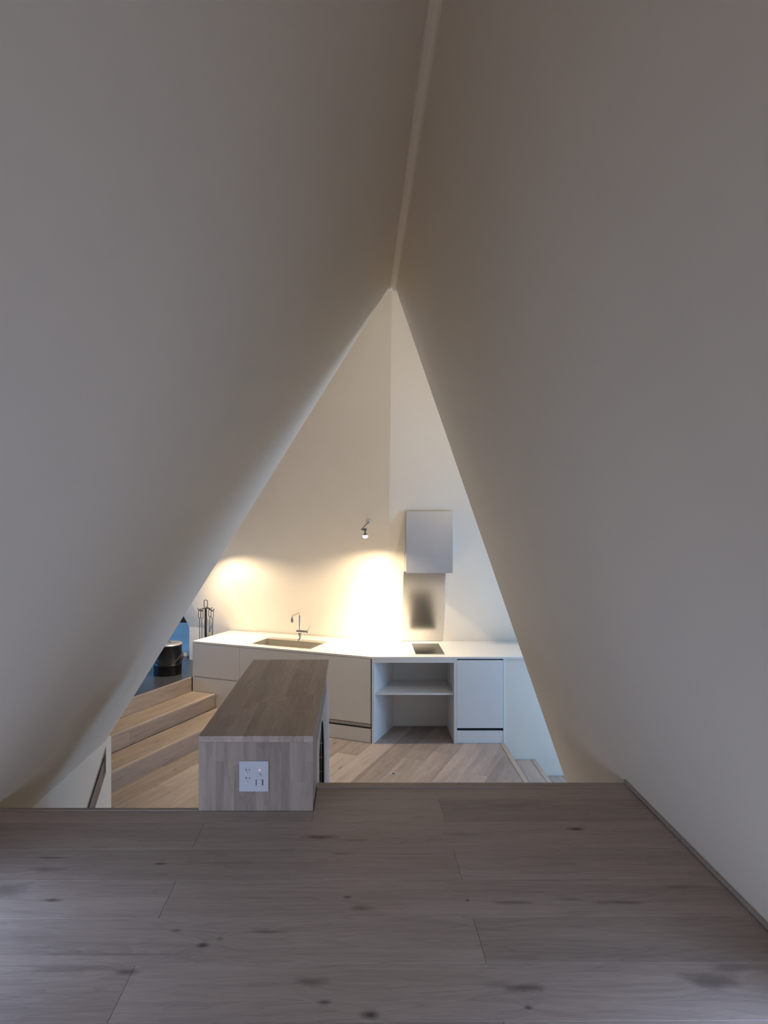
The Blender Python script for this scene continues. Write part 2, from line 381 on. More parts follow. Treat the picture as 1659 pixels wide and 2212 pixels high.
# kitchen: far wall, far left wall
C1 = V(0.31, 7.51, ZB); CL = V(-1.555, 8.21, ZB)
nBL = (C1-CL).cross(T-CL).normalized()
Fp = ray_plane(432, 1240, CL, nBL); Fx = CL+(Fp-CL)*4.2
D = V(-2.101, 8.42, ZB)
n2 = (D-CL).cross(Fp-CL).normalized()
Gp = ray_plane(397, 1332, CL, n2)
Gx = D+(Gp-D)*14
bm, v = mesh_faces([(0.31, 7.51, -0.9), (3.3, 7.51, -0.9), (3.3, 7.51, ZB), (0.31, 7.51, ZB), (3.3, 7.51-LEAN*(2.4-ZB), 2.4), tuple(T)],
                   [(0, 1, 2, 3), (3, 2, 4, 5)])
struct('wall_far', bm, M_wall)
bm, v = mesh_faces([tuple(C1), tuple(CL), tuple(Fx), tuple(T), (C1.x, C1.y, 0), (CL.x, CL.y, 0), tuple(D), tuple(Gx), (D.x, D.y, 0)],
                   [(0, 1, 2, 3), (0, 4, 5, 1), (1, 6, 7, 2), (1, 5, 8, 6)])
e = [x for x in bm.edges if {x.verts[0], x.verts[1]} == {v[1], v[2]}]
bmesh.ops.bevel(bm, geom=e, offset=0.34, segments=14, affect='EDGES', profile=0.5)
o = struct('wall_far_left', bm, M_wall)
for p in o.data.polygons: p.use_smooth = p.area < 0.32
# end face of that wall (its thickness) beside the opening
bm = bmesh.new()
q = [D, Gp, Gp+V(-0.1, 0.35, 0.2), V(D.x, D.y+0.25, ZB)]
bm.faces.new([bm.verts.new(p) for p in (V(D.x, D.y, 0.3), D, V(D.x+0.02, D.y+0.19, ZB+0.04), V(D.x+0.02, D.y+0.19, 0.3))])
struct('trim_1', bm, M_wall)
# roof facet closing the kitchen on the left, right wall with window, roof facet on the right
bm, v = mesh_faces([tuple(T), tuple(Fx), tuple(K1), ],
                   [(0, 1, 2)])
struct('ceiling_left', bm, M_wall)
bm, v = mesh_faces([tuple(T), (3.3, 7.51-LEAN*(2.4-ZB), 2.4), tuple(K2)], [(0, 1, 2)])
struct('ceiling_right', bm, M_wall)
bm = bmesh.new()
holed(bm, [(5.0, zb), (7.51, zb), (7.51, ZB), (7.51-LEAN*(2.4-ZB), 2.4), (5.0, 2.4)], [(5.15, 0.15), (6.5, 0.15), (6.5, 2.15), (5.15, 2.15)], 3.3, 3.36, 'x')
struct('wall_kitchen_right', bm, M_wall)
bm = bmesh.new(); holed(bm, [(5.15, 0.15), (6.5, 0.15), (6.5, 2.15), (5.15, 2.15)], [(5.20, 0.20), (6.45, 0.20), (6.45, 2.10), (5.20, 2.10)], 3.29, 3.37, 'x')
struct('window_1', bm, M_trim)
bm = bmesh.new(); holed(bm, [(-1.10, 1.12), (0.90, 1.12), (0.80, 2.05), (-0.75, 2.05)], [(-1.04, 1.17), (0.85, 1.17), (0.75, 2.00), (-0.71, 2.00)], 0, 0.1)
for vtx in bm.verts: vtx.co = V(vtx.co.x, Y0+0.02-vtx.co.z, vtx.co.y)
struct('window_2', bm, M_trim)
# stove room beyond the steps
bm = bmesh.new()
holed(bm, [(5.7, 0), (8.7, 0), (8.7, 2.6), (5.7, 2.6)], [(7.2, 0.58), (8.35, 0.58), (8.35, 1.65), (7.2, 1.65)], -3.3, -3.24, 'x')
struct('wall_stove_left', bm, M_wall)
bm = bmesh.new(); holed(bm, [(7.2, 0.58), (8.35, 0.58), (8.35, 1.65), (7.2, 1.65)], [(7.25, 0.63), (8.30, 0.63), (8.30, 1.60), (7.25, 1.60)], -3.32, -3.22, 'x')
struct('window_3', bm, M_trim)
bm = bmesh.new()
holed(bm, [(-3.24, 0.0), (-1.6, 0.0), (-1.6, 2.6), (-3.24, 2.6)], [(-3.15, 0.49), (-2.115, 0.49), (-2.115, 0.905), (-3.15, 0.905)], 0, 0.08)
for q_ in bm.verts: q_.co = V(q_.co.x, 8.62+q_.co.z, q_.co.y)
struct('wall_stove_far', bm, M_wall)
bm = bmesh.new(); box(bm, -3.16, -2.10, 8.66, 8.666, 0.48, 0.91); struct('window_6', bm, M_pane)
bm = bmesh.new(); box(bm, -12, 2.0, 8.75, 22, 0.1, 0.3); struct('floor_outside', bm, M_snow)
bm = bmesh.new(); box(bm, -12, 2.0, 22, 22.3, 0.1, 1.2); struct('wall_outside', bm, M_snow)
bm = bmesh.new(); box(bm, -3.3, -1.9, 5.72, 8.7, 2.6, 2.66); struct('ceiling_stove', bm, M_wall)
bm = bmesh.new(); box(bm, -3.2, -1.9, 8.54, 8.615, 0.885, 1.30); struct('trim_2', bm, M_dark)
bm = bmesh.new(); box(bm, -3.23, -2.12, 8.60, 8.618, 0.452, 0.49); struct('baseboard_stove', bm, M_white)

# ---------------------------------------------------------------- floors
def plank_boards(parent, region, ang, width, offset, joints, zt, th, mat, gap=0.0004, bevel=0.0011, rows=range(-60, 61)):
    """region: list of (n, c) half planes; boards run at angle ang; joints(i) -> list of cut positions"""
    u = V(math.cos(ang), math.sin(ang)); n = V(-u.y, u.x); k = 0
    for i in rows:
        b0 = offset+i*width; b1 = b0+width
        cuts = joints(i)
        for c0, c1 in zip(cuts, cuts[1:]):
            poly = [tuple(u*c0+n*b0), tuple(u*c1+n*b0), tuple(u*c1+n*b1), tuple(u*c0+n*b1)]
            for hn, hc in region:
                poly = clip(poly, hn, hc)
                if len(poly) < 3: break
            if len(poly) < 3: continue
            poly = inset(poly, gap/2)
            if len(poly) < 3: continue
            cxy = V(sum(p[0] for p in poly)/len(poly), sum(p[1] for p in poly)/len(poly))
            rm = Matrix.Rotation(-ang, 2)
            lp = [tuple(rm @ (V(*p)-cxy)) for p in poly]
            ar = abs(sum(lp[j][0]*lp[(j+1) % len(lp)][1]-lp[(j+1) % len(lp)][0]*lp[j][1] for j in range(len(lp))))/2
            if ar < 0.002: continue
            ip = inset(lp, bevel)
            if len(ip) != len(lp): ip = lp
            b = bmesh.new()
            a0 = [b.verts.new((p[0], p[1], -th)) for p in lp]; a1 = [b.verts.new((p[0], p[1], -bevel)) for p in lp]; a2 = [b.verts.new((p[0], p[1], 0)) for p in ip]
            m = len(lp)
            for r0, r1 in ((a0, a1), (a1, a2)):
                for j in range(m): b.faces.new((r0[j], r0[(j+1) % m], r1[(j+1) % m], r1[j]))
            b.faces.new(a2); b.faces.new(a0[::-1])
            o = link('plank', b, mat, parent, loc=V(cxy.x, cxy.y, zt)-parent.location, rotz=ang); k += 1
    return k
XI0, XI1, YI0, YI1, ZI = -0.642, -0.186, 2.720, 4.130, 1.377
# kitchen floor
bm = bmesh.new()
prism(bm, [(-2.45, 2.55), (1.374, 2.55), (1.374, 7.26), (0.31, 7.40), (-1.6, 7.75), (-2.9, 5.4)], -0.06, -0.016)
fl = struct('floor', bm, M_gap)
aK = math.atan2(0.915, 0.404); nn_ = (0.915, -0.404)
def jk(i):
    base = {0: 0.35, 1: 1.1, 2: 0.75}[i % 3]+(0.13 if i % 2 else 0)
    return [base+1.82*k for k in range(-4, 8)]
plank_boards(fl, [((-1, 0), -1.374), ((0, 1), 3.0), ((0, -1), -7.24), (nn_, -4.095), ((-0.387, -0.922), -7.10), ((1, 0), -2.35)],
             aK, 0.206, 0.12, jk, 0.0, 0.015, M_oak)
# platform the camera stands on
bm = bmesh.new()
prism(bm, [(-1.475, Y0), (1.168, Y0), (1.168, 2.992), (-0.184, 2.992), (-0.184, 2.716), (-1.475, 2.716)], 0.93, 1.064)
pf = struct('floor_platform', bm, M_gap)
aP = math.atan(0.0060)
def jp(i):
    base = 0.33 if (i % 2 == 1) else -0.593
    return [base+0.015+1.82*k for k in range(-2, 3)]
# row 0: y 2.618..2.824 has its joint at 0.33 -> i odd
W = 0.2055; off = 2.620-11*W
rr_ = [((-1, 0), -1.160), ((1, 0), -1.472), ((0, 1), Y0+0.01)]
plank_boards(pf, rr_, aP, W, off, jp, 1.08, 0.015, M_plat, rows=range(-60, 11))
plank_boards(pf, rr_+[((0, -1), -2.942), ((1, 0), -0.184)], aP, W, off, jp, 1.08, 0.015, M_plat, rows=range(11, 14))
plank_boards(pf, rr_+[((0, -1), -2.716), ((-1, 0), 0.184)], aP, W, off, jp, 1.08, 0.015, M_plat, rows=range(11, 14))
def board(name, parent, x0, x1, y0, y1, z0, z1, mat, b=0.0012, kind=None):
    c = V((x0+x1)/2, (y0+y1)/2, z1); bm = bmesh.new()
    long_y = (y1-y0) > (x1-x0)
    hx, hy = (x1-x0)/2, (y1-y0)/2
    if long_y: hx, hy = hy, hx
    box(bm, -hx, hx, -hy, hy, z0-z1, 0); bev(bm, b, 1)
    o = link(name, bm, mat, parent, loc=c-(parent.location if parent else V(0, 0, 0)), rotz=math.pi/2 if long_y else 0)
    return o
board('nosing', pf, -0.184, 1.168, 2.944, 2.996, 1.05, 1.083, M_trim)
board('nosing', pf, -1.475, XI0-0.001, 2.7175, 2.740, 1.05, 1.083, M_trim)
board('nosing', pf, XI0+0.002, -0.186, 2.700, 2.7165, 1.05, 1.079, M_plat)
bm = bmesh.new(); box(bm, -0.184, 1.35, 2.945, 2.965, 0, 1.049); box(bm, -1.685, -0.66, 2.70, 2.716, 0, 1.049)
struct('wall_platform_front', bm, M_wall)
# thin skirting along the right wall
bm = bmesh.new()
z0_, z1_ = 1.081, 1.097
prof = [(xr(z0_)-0.013, z0_), (xr(z0_)-0.001, z0_), (xr(z1_)-0.001, z1_), (xr(z1_)-0.011, z1_)]
a = [bm.verts.new((p[0], Y0+0.02, p[1])) for p in prof]; b = [bm.verts.new((p[0], 2.996, p[1])) for p in prof]
for i in range(4): bm.faces.new((a[i], a[(i+1) % 4], b[(i+1) % 4], b[i]))
bm.faces.new(a[::-1]); bm.faces.new(b)
struct('baseboard_right', bm, M_trim)
# hearth level
Au = V(-1.838, 7.51); Bu = V(0.118, 6.69); e1 = (Bu-Au).normalized(); e2 = V(-e1.y, e1.x)
LEN = (Bu-Au).length
def lineX(c, y): return (c+0.404*y)/0.915
HC, TC1, TC2 = -4.725, -4.415, -4.085
bm = bmesh.new()
prism(bm, [(Au.x-0.012, Au.y+0.0), (-1.57, 8.18), (-1.6, 8.25), (-2.10, 8.46), (-2.05, 8.61), (-3.23, 8.61), (-3.23, 5.71), (lineX(HC, 5.71)-0.02, 5.71), (lineX(HC, 7.48)-0.022, 7.48)], 0.0, 0.450)
struct('floor_hearth', bm, M_slab)
# steps up to the hearth
st = thing('hearth_steps', (-2.0, 6.3, 0), 'oak steps rising left of the island to the dark hearth floor', 'steps')
udir = V(0.404, 0.915).normalized(); ndir = V(0.915, -0.404).normalized(); aS = math.atan2(udir.y, udir.x)
def on_counter(c):      # where the line n.p = c meets the counter front
    t = (c-ndir.dot(Au))/ndir.dot(e1); return Au+e1*t
def stepbar(name, c0, c1, s0, s1, z0, z1, mat, ref=0.0, b=0.0012, skew=True):
    """bar between offsets c0 < c1 along n, measured s metres back from the counter front"""
    P0 = on_counter(c0)+e2*ref; P1 = on_counter(c1)+e2*ref
    pts = [P0-udir*s0, P1-udir*s0, P1-udir*s1, P0-udir*s1]
    cen = sum(pts, V(0, 0))/4
    rm = Matrix.Rotation(-aS, 2); lp = [rm @ (p-cen) for p in pts]
    bm = bmesh.new(); prism(bm, [tuple(p) for p in lp], z0-z1, 0); bev(bm, b, 1)
    return link(name, bm, mat, st, loc=V(cen.x, cen.y, z1)-st.location, rotz=aS)
g = 0.003
for k, (c, cn, zt, ln) in enumerate(((HC, TC1, 0.30, 2.1), (TC1, TC2, 0.15, 2.2))):
    stepbar('tread', c+0.003, cn-0.030, g, ln, zt-0.02, zt, M_step)
    stepbar('nosing', cn-0.029, cn, g, ln, zt-0.02, zt, M_trim)
jr = {0: [g, 2.1], 1: [g, 1.30, 2.2], 2: [g, 0.62, 2.1]}
for k, (c, zt) in enumerate(((HC, 0.45), (TC1, 0.30), (TC2, 0.15))):
    ss = jr[k]
    for s0, s1 in zip(ss, ss[1:]):
        stepbar('riser', c-0.018, c-0.002 if k else c+0.001, s0+0.0008, s1, zt-0.15+0.0005, zt-0.021 if k else zt+0.004, M_step)
bm = bmesh.new()
for (c0, c1, z) in ((HC, TC1, 0.279), (TC1, TC2, 0.129)):
    P = [on_counter(c0)-udir*0.02, on_counter(c1-0.02)-udir*0.02, on_counter(c1-0.02)-udir*2.05, on_counter(c0)-udir*2.05]
    prism(bm, [tuple(p) for p in P], 0.0, z)
link('carcass', bm, M_gap, st)
# steps down on the right
sd = thing('entrance_steps', (1.9, 5.7, -0.9), 'pale edged oak steps going down at the right end of the counter', 'steps')
board('nosing', sd, 1.3765, 1.420, 4.66, 6.706, -0.03, 0.003, M_trim)
board('riser', sd, 1.395, 1.412, 4.66, 6.705, -0.159, -0.031, M_step)
board('tread', sd, 1.413, 1.680, 4.66, 6.705, -0.18, -0.160, M_step)
board('nosing', sd, 1.683, 1.727, 4.66, 6.705, -0.19, -0.158, M_trim)
board('riser', sd, 1.700, 1.717, 4.80, 6.705, -0.319, -0.191, M_step)
board('tread', sd, 1.718, 1.988, 4.80, 6.705, -0.34, -0.320, M_step)
board('nosing', sd, 1.990, 2.032, 4.80, 6.705, -0.35, -0.318, M_trim)
board('riser', sd, 2.005, 2.022, 4.80, 6.705, -0.479, -0.351, M_step)
bm = bmesh.new(); box(bm, 2.03, 3.29, 4.8, 6.705, -0.5, -0.48); struct('floor_entrance', bm, M_step)
bm = bmesh.new(); box(bm, 1.40, 1.69, 4.8, 6.70, -0.47, -0.181); box(bm, 1.69, 2.0, 4.85, 6.70, -0.47, -0.341); link('carcass', bm, M_gap, sd)
bm = bmesh.new(); box(bm, 1.4165, 3.29, 6.71, 7.50, -0.9, 0.826); struct('wall_counter_end', bm, M_wall)

# ---------------------------------------------------------------- kitchen counter
def Lp(s, t): p = Au+e1*s+e2*t; return (p.x, p.y)
def fbox(bm, s0, s1, t0, t1, z0, z1): prism(bm, [Lp(s0, t0), Lp(s1, t0), Lp(s1, t1), Lp(s0, t1)], z0, z1)
ZT = 0.85; ZU = 0.830
FL = at(542, 1390, ZT); BL = at(589.4, 1375.5, ZT); BR = at(711, 1386, ZT); FR = at(674, 1401.5, ZT)
def s_of(p): q = V(p.x, p.y)-Au; return q.dot(e1), q.dot(e2)
s0_, t0_ = s_of(FL); s1_, _ = s_of(FR); _, t1_ = s_of(BL)
SS0, SS1, ST0, ST1 = s0_, s1_, t0_, t1_
t0_ = 0.07; ST0 = max(0.06, min(ST0, 0.10)); ST1 = ST0+0.44
wt = bmesh.new()
outer = [Lp(0, 0), (Bu.x, Bu.y), (3.29, 6.69), (3.29, 7.505), (0.309, 7.505), Lp(0.0, 0.748)]
outer[5] = Lp(0.0, 0.74)
outer[4] = (0.302, 7.503)
holed(wt, outer, [Lp(SS0, ST0), Lp(SS1, ST0), Lp(SS1, ST1), Lp(SS0, ST1)], ZU, ZT)
o = struct('worktop', wt, M_top); del o['kind']
tag(o, 'long bent white worktop running along the far kitchen walls', 'worktop')
# sink
sk = thing('kitchen_sink', (*Lp((SS0+SS1)/2, (ST0+ST1)/2), ZT-0.2), 'rectangular steel sink sunk in the white worktop behind the island', 'sink')
bm = bmesh.new()
bi = (SS0+0.022, SS1-0.16, ST0+0.014, ST1-0.105)
holed(bm, [Lp(SS0+.001, ST0+.001), Lp(SS1-.001, ST0+.001), Lp(SS1-.001, ST1-.001), Lp(SS0+.001, ST1-.001)], [Lp(bi[0], bi[2]), Lp(SS1-0.012, bi[2]), Lp(SS1-0.012, bi[3]), Lp(bi[0], bi[3])], ZT-0.002, ZT+0.0025)
link('rim', bm, M_sink, sk)
bm = bmesh.new()
def wallbox(s0, s1, t0, t1, z0, z1): fbox(bm, s0, s1, t0, t1, z0, z1)
wallbox(bi[0], bi[0]+.003, bi[2], bi[3], ZT-.20, ZT-.003); wallbox(bi[1]-.003, bi[1], bi[2], bi[3], ZT-.20, ZT-.06)
wallbox(bi[0], SS1-.012, bi[2], bi[2]+.003, ZT-.20, ZT-.003); wallbox(bi[0], SS1-.012, bi[3]-.003, bi[3], ZT-.20, ZT-.003)
wallbox(bi[0], bi[1], bi[2], bi[3], ZT-.203, ZT-.20)
link('bowl', bm, M_sink, sk)
bm = bmesh.new(); fbox(bm, bi[1]-.002, SS1-.012, bi[2]+.003, bi[3]-.003, ZT-.062, ZT-.058)
for k in range(6): fbox(bm, bi[1]+0.01, SS1-.02, bi[2]+.03+k*.045, bi[2]+.036+k*.045, ZT-.058, ZT-.053)
fbox(bm, SS1-.014, SS1-.012, bi[2], bi[3], ZT-.06, ZT-.003)
link('drainer', bm, M_sink, sk)
bm = bmesh.new(); c = V(*Lp((bi[0]+bi[1])/2, (bi[2]+bi[3])/2)); lathe(bm, [(0, ZT-.199), (.04, ZT-.199), (.045, ZT-.196), (.05, ZT-.199)], 24, Matrix.Translation((c.x, c.y, 0)))
link('drain', bm, M_gap, sk)
# faucet
fp = at(646.5, 1384, ZT); tq = s_of(fp); fb = V(*Lp(tq[0], ST1-0.055)); fx, fy = fb.x, fb.y
fc = thing('faucet', (fx, fy, ZT), 'chrome swan neck faucet standing at the back of the steel sink', 'faucet')
bm = bmesh.new(); lathe(bm, [(.026, ZT+.0025), (.026, ZT+.008), (.019, ZT+.012), (.0185, ZT+.085)], 24, Matrix.Translation((fx, fy, 0))); link('body', bm, M_chrome, fc, smooth=True)
bm = bmesh.new(); hd = V(e1.x, e1.y, 0); zc = ZT+0.100
hp = V(fx, fy, zc)
tube(bm, [hp-hd*.034, hp+hd*.095], .0185, 20); link('valve', bm, M_chrome, fc)
bm = bmesh.new(); tube(bm, [hp+hd*.098, hp+hd*.104, hp+hd*.108+V(0, -.006, .03), hp+hd*.135+V(0, -.02, .075)], [.0185, .012, .006, .005], 12); link('lever', bm, M_chrome, fc, smooth=True)
sp = V(-0.060, -0.235, 0); zt = 1.158
bm = bmesh.new()
P = [V(fx, fy, ZT+.10), V(fx, fy, ZT+.2), V(fx, fy, zt-.035), V(fx, fy, zt-.012)+sp*.03, V(fx, fy, zt)+sp*.14, V(fx, fy, zt)+sp*.3, V(fx, fy, zt)+sp*.8, V(fx, fy, zt-.006)+sp*.95, V(fx, fy, zt-.028)+sp]
tube(bm, bez(P, 5), .0105, 14); link('spout', bm, M_chrome, fc, smooth=True)
bm = bmesh.new(); e_ = V(fx, fy, 0)+sp; lathe(bm, [(.012, zt-.026), (.0135, zt-.032), (.0135, zt-.066), (.010, zt-.068)], 18, Matrix.Translation((e_.x, e_.y, 0))); link('nozzle', bm, M_lamp, fc, smooth=True)

# cabinets on the left run
def panel(name, parent, s0, s1, z0, z1, mat=M_white, t=-0.0, th=0.018, g=0.0015):
    bm = bmesh.new(); fbox(bm, s0+g, s1-g, t, t+th, z0+g, z1-g); bev(bm, 0.0008, 1); return link(name, bm, mat, parent)
def carcass(parent, s0, s1, z0, z1):
    bm = bmesh.new(); fbox(bm, s0, s1, 0.019, 0.70, z0, z1); return link('body', bm, M_gap if False else M_white, parent)
S1, S2, S3 = 0.602, 1.499, 2.108
c1 = thing('base_cabinet', (*Lp(S1/2, 0.3), 0), 'leftmost white base cabinet with a short front above the oak step', 'cabinet')
bm = bmesh.new(); fbox(bm, 0.001, 0.018, 0.0, 0.73, 0.0, ZU-0.001); bev(bm, .0006, 1); link('side_panel', bm, M_white, c1)
bm = bmesh.new(); fbox(bm, 0.019, S1-.001, 0.019, 0.72, 0.0, ZU-0.2); link('body', bm, M_white, c1)
panel('drawer_front', c1, 0.0165, S1, 0.468, ZU-0.003); panel('plinth', c1, 0.0165, S1, 0.0, 0.458, t=0.004)
c2 = thing('base_cabinet', (*Lp((S1+S2)/2, 0.3), 0), 'white sink base cabinet behind the wooden island', 'cabinet')
bm = bmesh.new(); fbox(bm, S1+.001, S2-.001, 0.019, 0.72, 0.0, ZU-0.22); link('body', bm, M_white, c2)
panel('drawer_front', c2, S1, S2, 0.468, ZU-0.003); panel('plinth', c2, S1, S2, 0.0, 0.458, t=0.004)
c3 = thing('base_cabinet', (*Lp((S2+S3)/2, 0.3), 0), 'white cabinet with tall door and metal lower rail, left of the open shelf', 'cabinet')
bm = bmesh.new(); fbox(bm, S2+.001, S3-.002, 0.022, 0.50, 0.0, ZU-0.001); link('body', bm, M_white, c3)
bm = bmesh.new(); fbox(bm, S2+.002, S3-.003, 0.012, 0.0215, 0.136, 0.158); link('gap_shade_strip', bm, M_gap, c3)  # dark strip behind the gap, its shade put into the colour
panel('door', c3, S2, S3-0.001, 0.190, ZU-0.003)
panel('rail', c3, S2, S3-0.001, 0.155, 0.186, M_hood, t=0.004)
panel('plinth', c3, S2, S3-0.001, 0.0, 0.140, t=0.008)
# open unit
XO1 = 0.925
c4 = thing('open_shelf_unit', (0.53, 6.95, 0), 'open white two tier unit standing on the floor under the black hob', 'shelf')
ux0 = 0.1195
bm = bmesh.new(); prism(bm, [(ux0, 6.692), (0.141, 6.692), (0.358, 7.24), (0.338, 7.24)], 0.0, ZU-0.001); link('side_panel', bm, M_white, c4)
bm = bmesh.new(); box(bm, XO1, 0.945, 6.692, 7.24, 0.0, ZU-.001); bev(bm, .0006, 1); link('side_panel', bm, M_white, c4)
bm = bmesh.new(); box(bm, 0.338, 0.945, 7.241, 7.255, 0.0, ZU-.001); link('back_panel', bm, M_white, c4)
bm = bmesh.new(); box(bm, 0.142, XO1-.001, 6.693, 6.711, ZU-0.038, ZU-0.001); link('top_rail', bm, M_white, c4)
bm = bmesh.new(); prism(bm, [(0.1425+0.008, 6.715), (XO1-.001, 6.715), (XO1-.001, 7.24), (0.358, 7.24)], 0.470, 0.488); bev(bm, .0008, 1); link('shelf', bm, M_white, c4)
# right cabinet
c5 = thing('base_cabinet', (1.18, 6.95, 0), 'white cabinet with single door at the right end of the counter above the steps', 'cabinet')
bm = bmesh.new(); box(bm, 0.955, 1.410, 6.72, 7.30, 0.0, ZU-.012); link('body', bm, M_gap, c5)
bm = bmesh.new(); box(bm, 0.946, 0.954, 6.692, 7.2, 0.0, ZU-.001); link('side_panel', bm, M_white, c5)
bm = bmesh.new(); box(bm, 0.9565, 1.4075, 6.697, 6.716, 0.150, ZU-0.014); bev(bm, .0008, 1); link('door', bm, M_white, c5)
bm = bmesh.new(); box(bm, 0.9565, 1.4085, 6.700, 6.718, 0.0, 0.122); bev(bm, .0008, 1); link('plinth', bm, M_white, c5)
bm = bmesh.new(); box(bm, 1.4095, 1.4160, 6.697, 7.2, 0.0, ZU-.001); link('side_panel', bm, M_white, c5)
# hob
hb = thing('induction_hob', (0.705, 7.07, ZT), 'black glass hob set flush in the white worktop below the hood', 'hob')
bm = bmesh.new(); prism(bm, [(0.557, 6.80), (0.848, 6.80), (0.848, 7.345), (0.557, 7.345)], ZT+.0005, ZT+.006); bev(bm, .001, 1); link('glass', bm, M_glass, hb)
bm = bmesh.new(); box(bm, 0.557, 0.848, 6.795, 6.7995, ZT+.0005, ZT+.007); link('front_trim', bm, M_steel, hb)
# splash panel on the leaning wall
def yw(z): return 7.51-LEAN*(z-ZB)
bm = bmesh.new(); prism_x(bm, [(yw(ZB)-.002, ZB), (yw(1.645)-.002, 1.645), (yw(1.645)-.007, 1.645), (yw(ZB)-.007, ZB)], 0.461, 0.902)
o = link('splashback', bm, M_steel); tag(o, 'brushed steel splash panel on the wall between hob and hood', 'splashback')
hd_ = thing('range_hood', (0.70, 7.0, 1.653), 'grey metal box hood fixed to the leaning wall above the hob', 'hood')
bm = bmesh.new(); prism_x(bm, [(6.905, 1.662), (yw(1.662)-.003, 1.662), (yw(2.27)-.003, 2.27), (6.905, 2.27)], 0.468, 0.938); link('body', bm, M_hood, hd_)
bm = bmesh.new(); box(bm, 0.467, 0.939, 6.888, 6.904, 1.653, 2.279); bev(bm, .002, 2); link('front_panel', bm, M_hood, hd_)
bm = bmesh.new(); box(bm, 0.50, 0.90, 6.93, 7.13, 1.655, 1.6615); link('filter', bm, M_steel, hd_)

# ---------------------------------------------------------------- wall lamps
def spotlight(label, M, nrm, j1, j2, hp, down, e_wide, e_beam, aim, cone=150):
    t = thing('wall_spotlight', tuple(M), label, 'lamp', 'swing arm spotlights on the kitchen walls')
    q = nrm.to_track_quat('Z', 'Y').to_matrix().to_4x4(); q.translation = M
    bm = bmesh.new(); lathe(bm, [(.026, .001), (.026, .012), (.018, .018), (0, .018)], 24, q); link('wall_mount', bm, M_lampw, t)
    j0 = M+nrm*.028
    bm = bmesh.new(); tube(bm, [M+nrm*.016, j0], .007, 10); link('pivot', bm, M_lamp, t)
    bm = bmesh.new(); tube(bm, [j0, j1], .0048, 10); link('arm', bm, M_lamp, t)
    bm = bmesh.new(); tube(bm, [j1, j1+(j2-j1)*.3, j1+(j2-j1)*.45, j2], [.005, .008, .012, .012], 14); link('joint_box', bm, M_lamp, t)
    Mt = down.to_track_quat('-Z', 'Y').to_matrix().to_4x4(); Mt.translation = hp
    bm = bmesh.new(); lathe(bm, [(.007, .004), (.007, -.018), (.012, -.024), (.021, -.035), (.0235, -.042), (0, -.042)], 24, Mt); link('bulb_holder', bm, M_lamp, t, smooth=True)
    bm = bmesh.new(); lathe(bm, [(0, -.042), (.0235, -.0425), (.026, -.050), (.024, -.060), (.015, -.068), (0, -.071)], 24, Mt); link('bulb', bm, M_bulb, t, smooth=True)
    lp = hp+down*.080
    for sz, bl, en, am in ((cone, 0.5, e_wide, down), (62, 1.0, e_beam, aim)):
        if en <= 0: continue
        d = bpy.data.lights.new('lamp_light', 'SPOT'); d.spot_size = R(sz); d.spot_blend = bl; d.energy = en; d.color = WARM; d.shadow_soft_size = 0.025
        o = bpy.data.objects.new('lamp_light', d); C.objects.link(o)
        o.rotation_euler = am.to_track_quat('-Z', 'Y').to_euler(); o.parent = t; o.location = lp-M
def lamp(px, py, label, e_wide, e_beam, aim, down=V(0, 0, -1), cone=154):
    M = ray_plane(px, py, CL, nBL); nrm = nBL if nBL.y < 0 else -nBL
    d1 = M.y-0.34
    spotlight(label, M, nrm, atd(px-16.5, py+17, d1), atd(px-5, py+16.5, d1), atd(px-8, py+20, d1), down, e_wide, e_beam, aim, cone)
lamp(797, 1127, 'small spotlight on a slanting arm on the wall left of the hood', 78, 190, V(0.13, 0.62, -1).normalized())
lamp(445, 1150, 'small spotlight on a slanting arm above the left end of the counter', 58, 40, V(0.25, 0.10, -1).normalized(), V(0.26, 0.0, -1).normalized(), 140)
aR = V(XRR, YG, ZR); bR = V(xr(zb), YG, zb)
nR = (K2-aR).cross(bR-aR).normalized(); nR = nR if nR.y > 0 else -nR
M3 = aR+(K2-aR)*0.30+(bR-aR)*0.14
dn = V(-0.62, 0.72, 0.20).normalized()
h3 = M3+nR*.22
spotlight('unseen spotlight added behind the right slope to brighten the far wall', M3, nR, h3+V(.03, -.06, 0), h3+V(0, -.01, 0), h3, dn, 28, 0, dn, 160)  # added lamp out of view, lifts the light on the far wall

# ---------------------------------------------------------------- island
isl = thing('oak_island', ((XI0+XI1)/2, 3.4, 0), 'tall laminated oak block with white side panel at the edge of the platform', 'table')
def staves(name, nstaves, L0, L1, make, mn, mx):
    return
rnd = random.Random(3)
# top: staves along y
n = 13; wv = (XI1-XI0)/n
for i in range(n):
    x0 = XI0+i*wv; x1 = x0+wv
    cuts = [YI0]; y = YI0+rnd.uniform(0.25, 0.75)
    while y < YI1-0.2: cuts.append(y); y += rnd.uniform(0.45, 0.8)
    cuts.append(YI1)
    for a_, b_ in zip(cuts, cuts[1:]):
        hx = (b_-a_)/2-.00003; hy = wv/2-.00003
        bm = bmesh.new(); box(bm, -hx, hx, -hy, hy, -.0245, 0)
        link('top_stave', bm, M_block_lit, isl, loc=V((x0+x1)/2, (a_+b_)/2, ZI)-isl.location, rotz=math.pi/2)
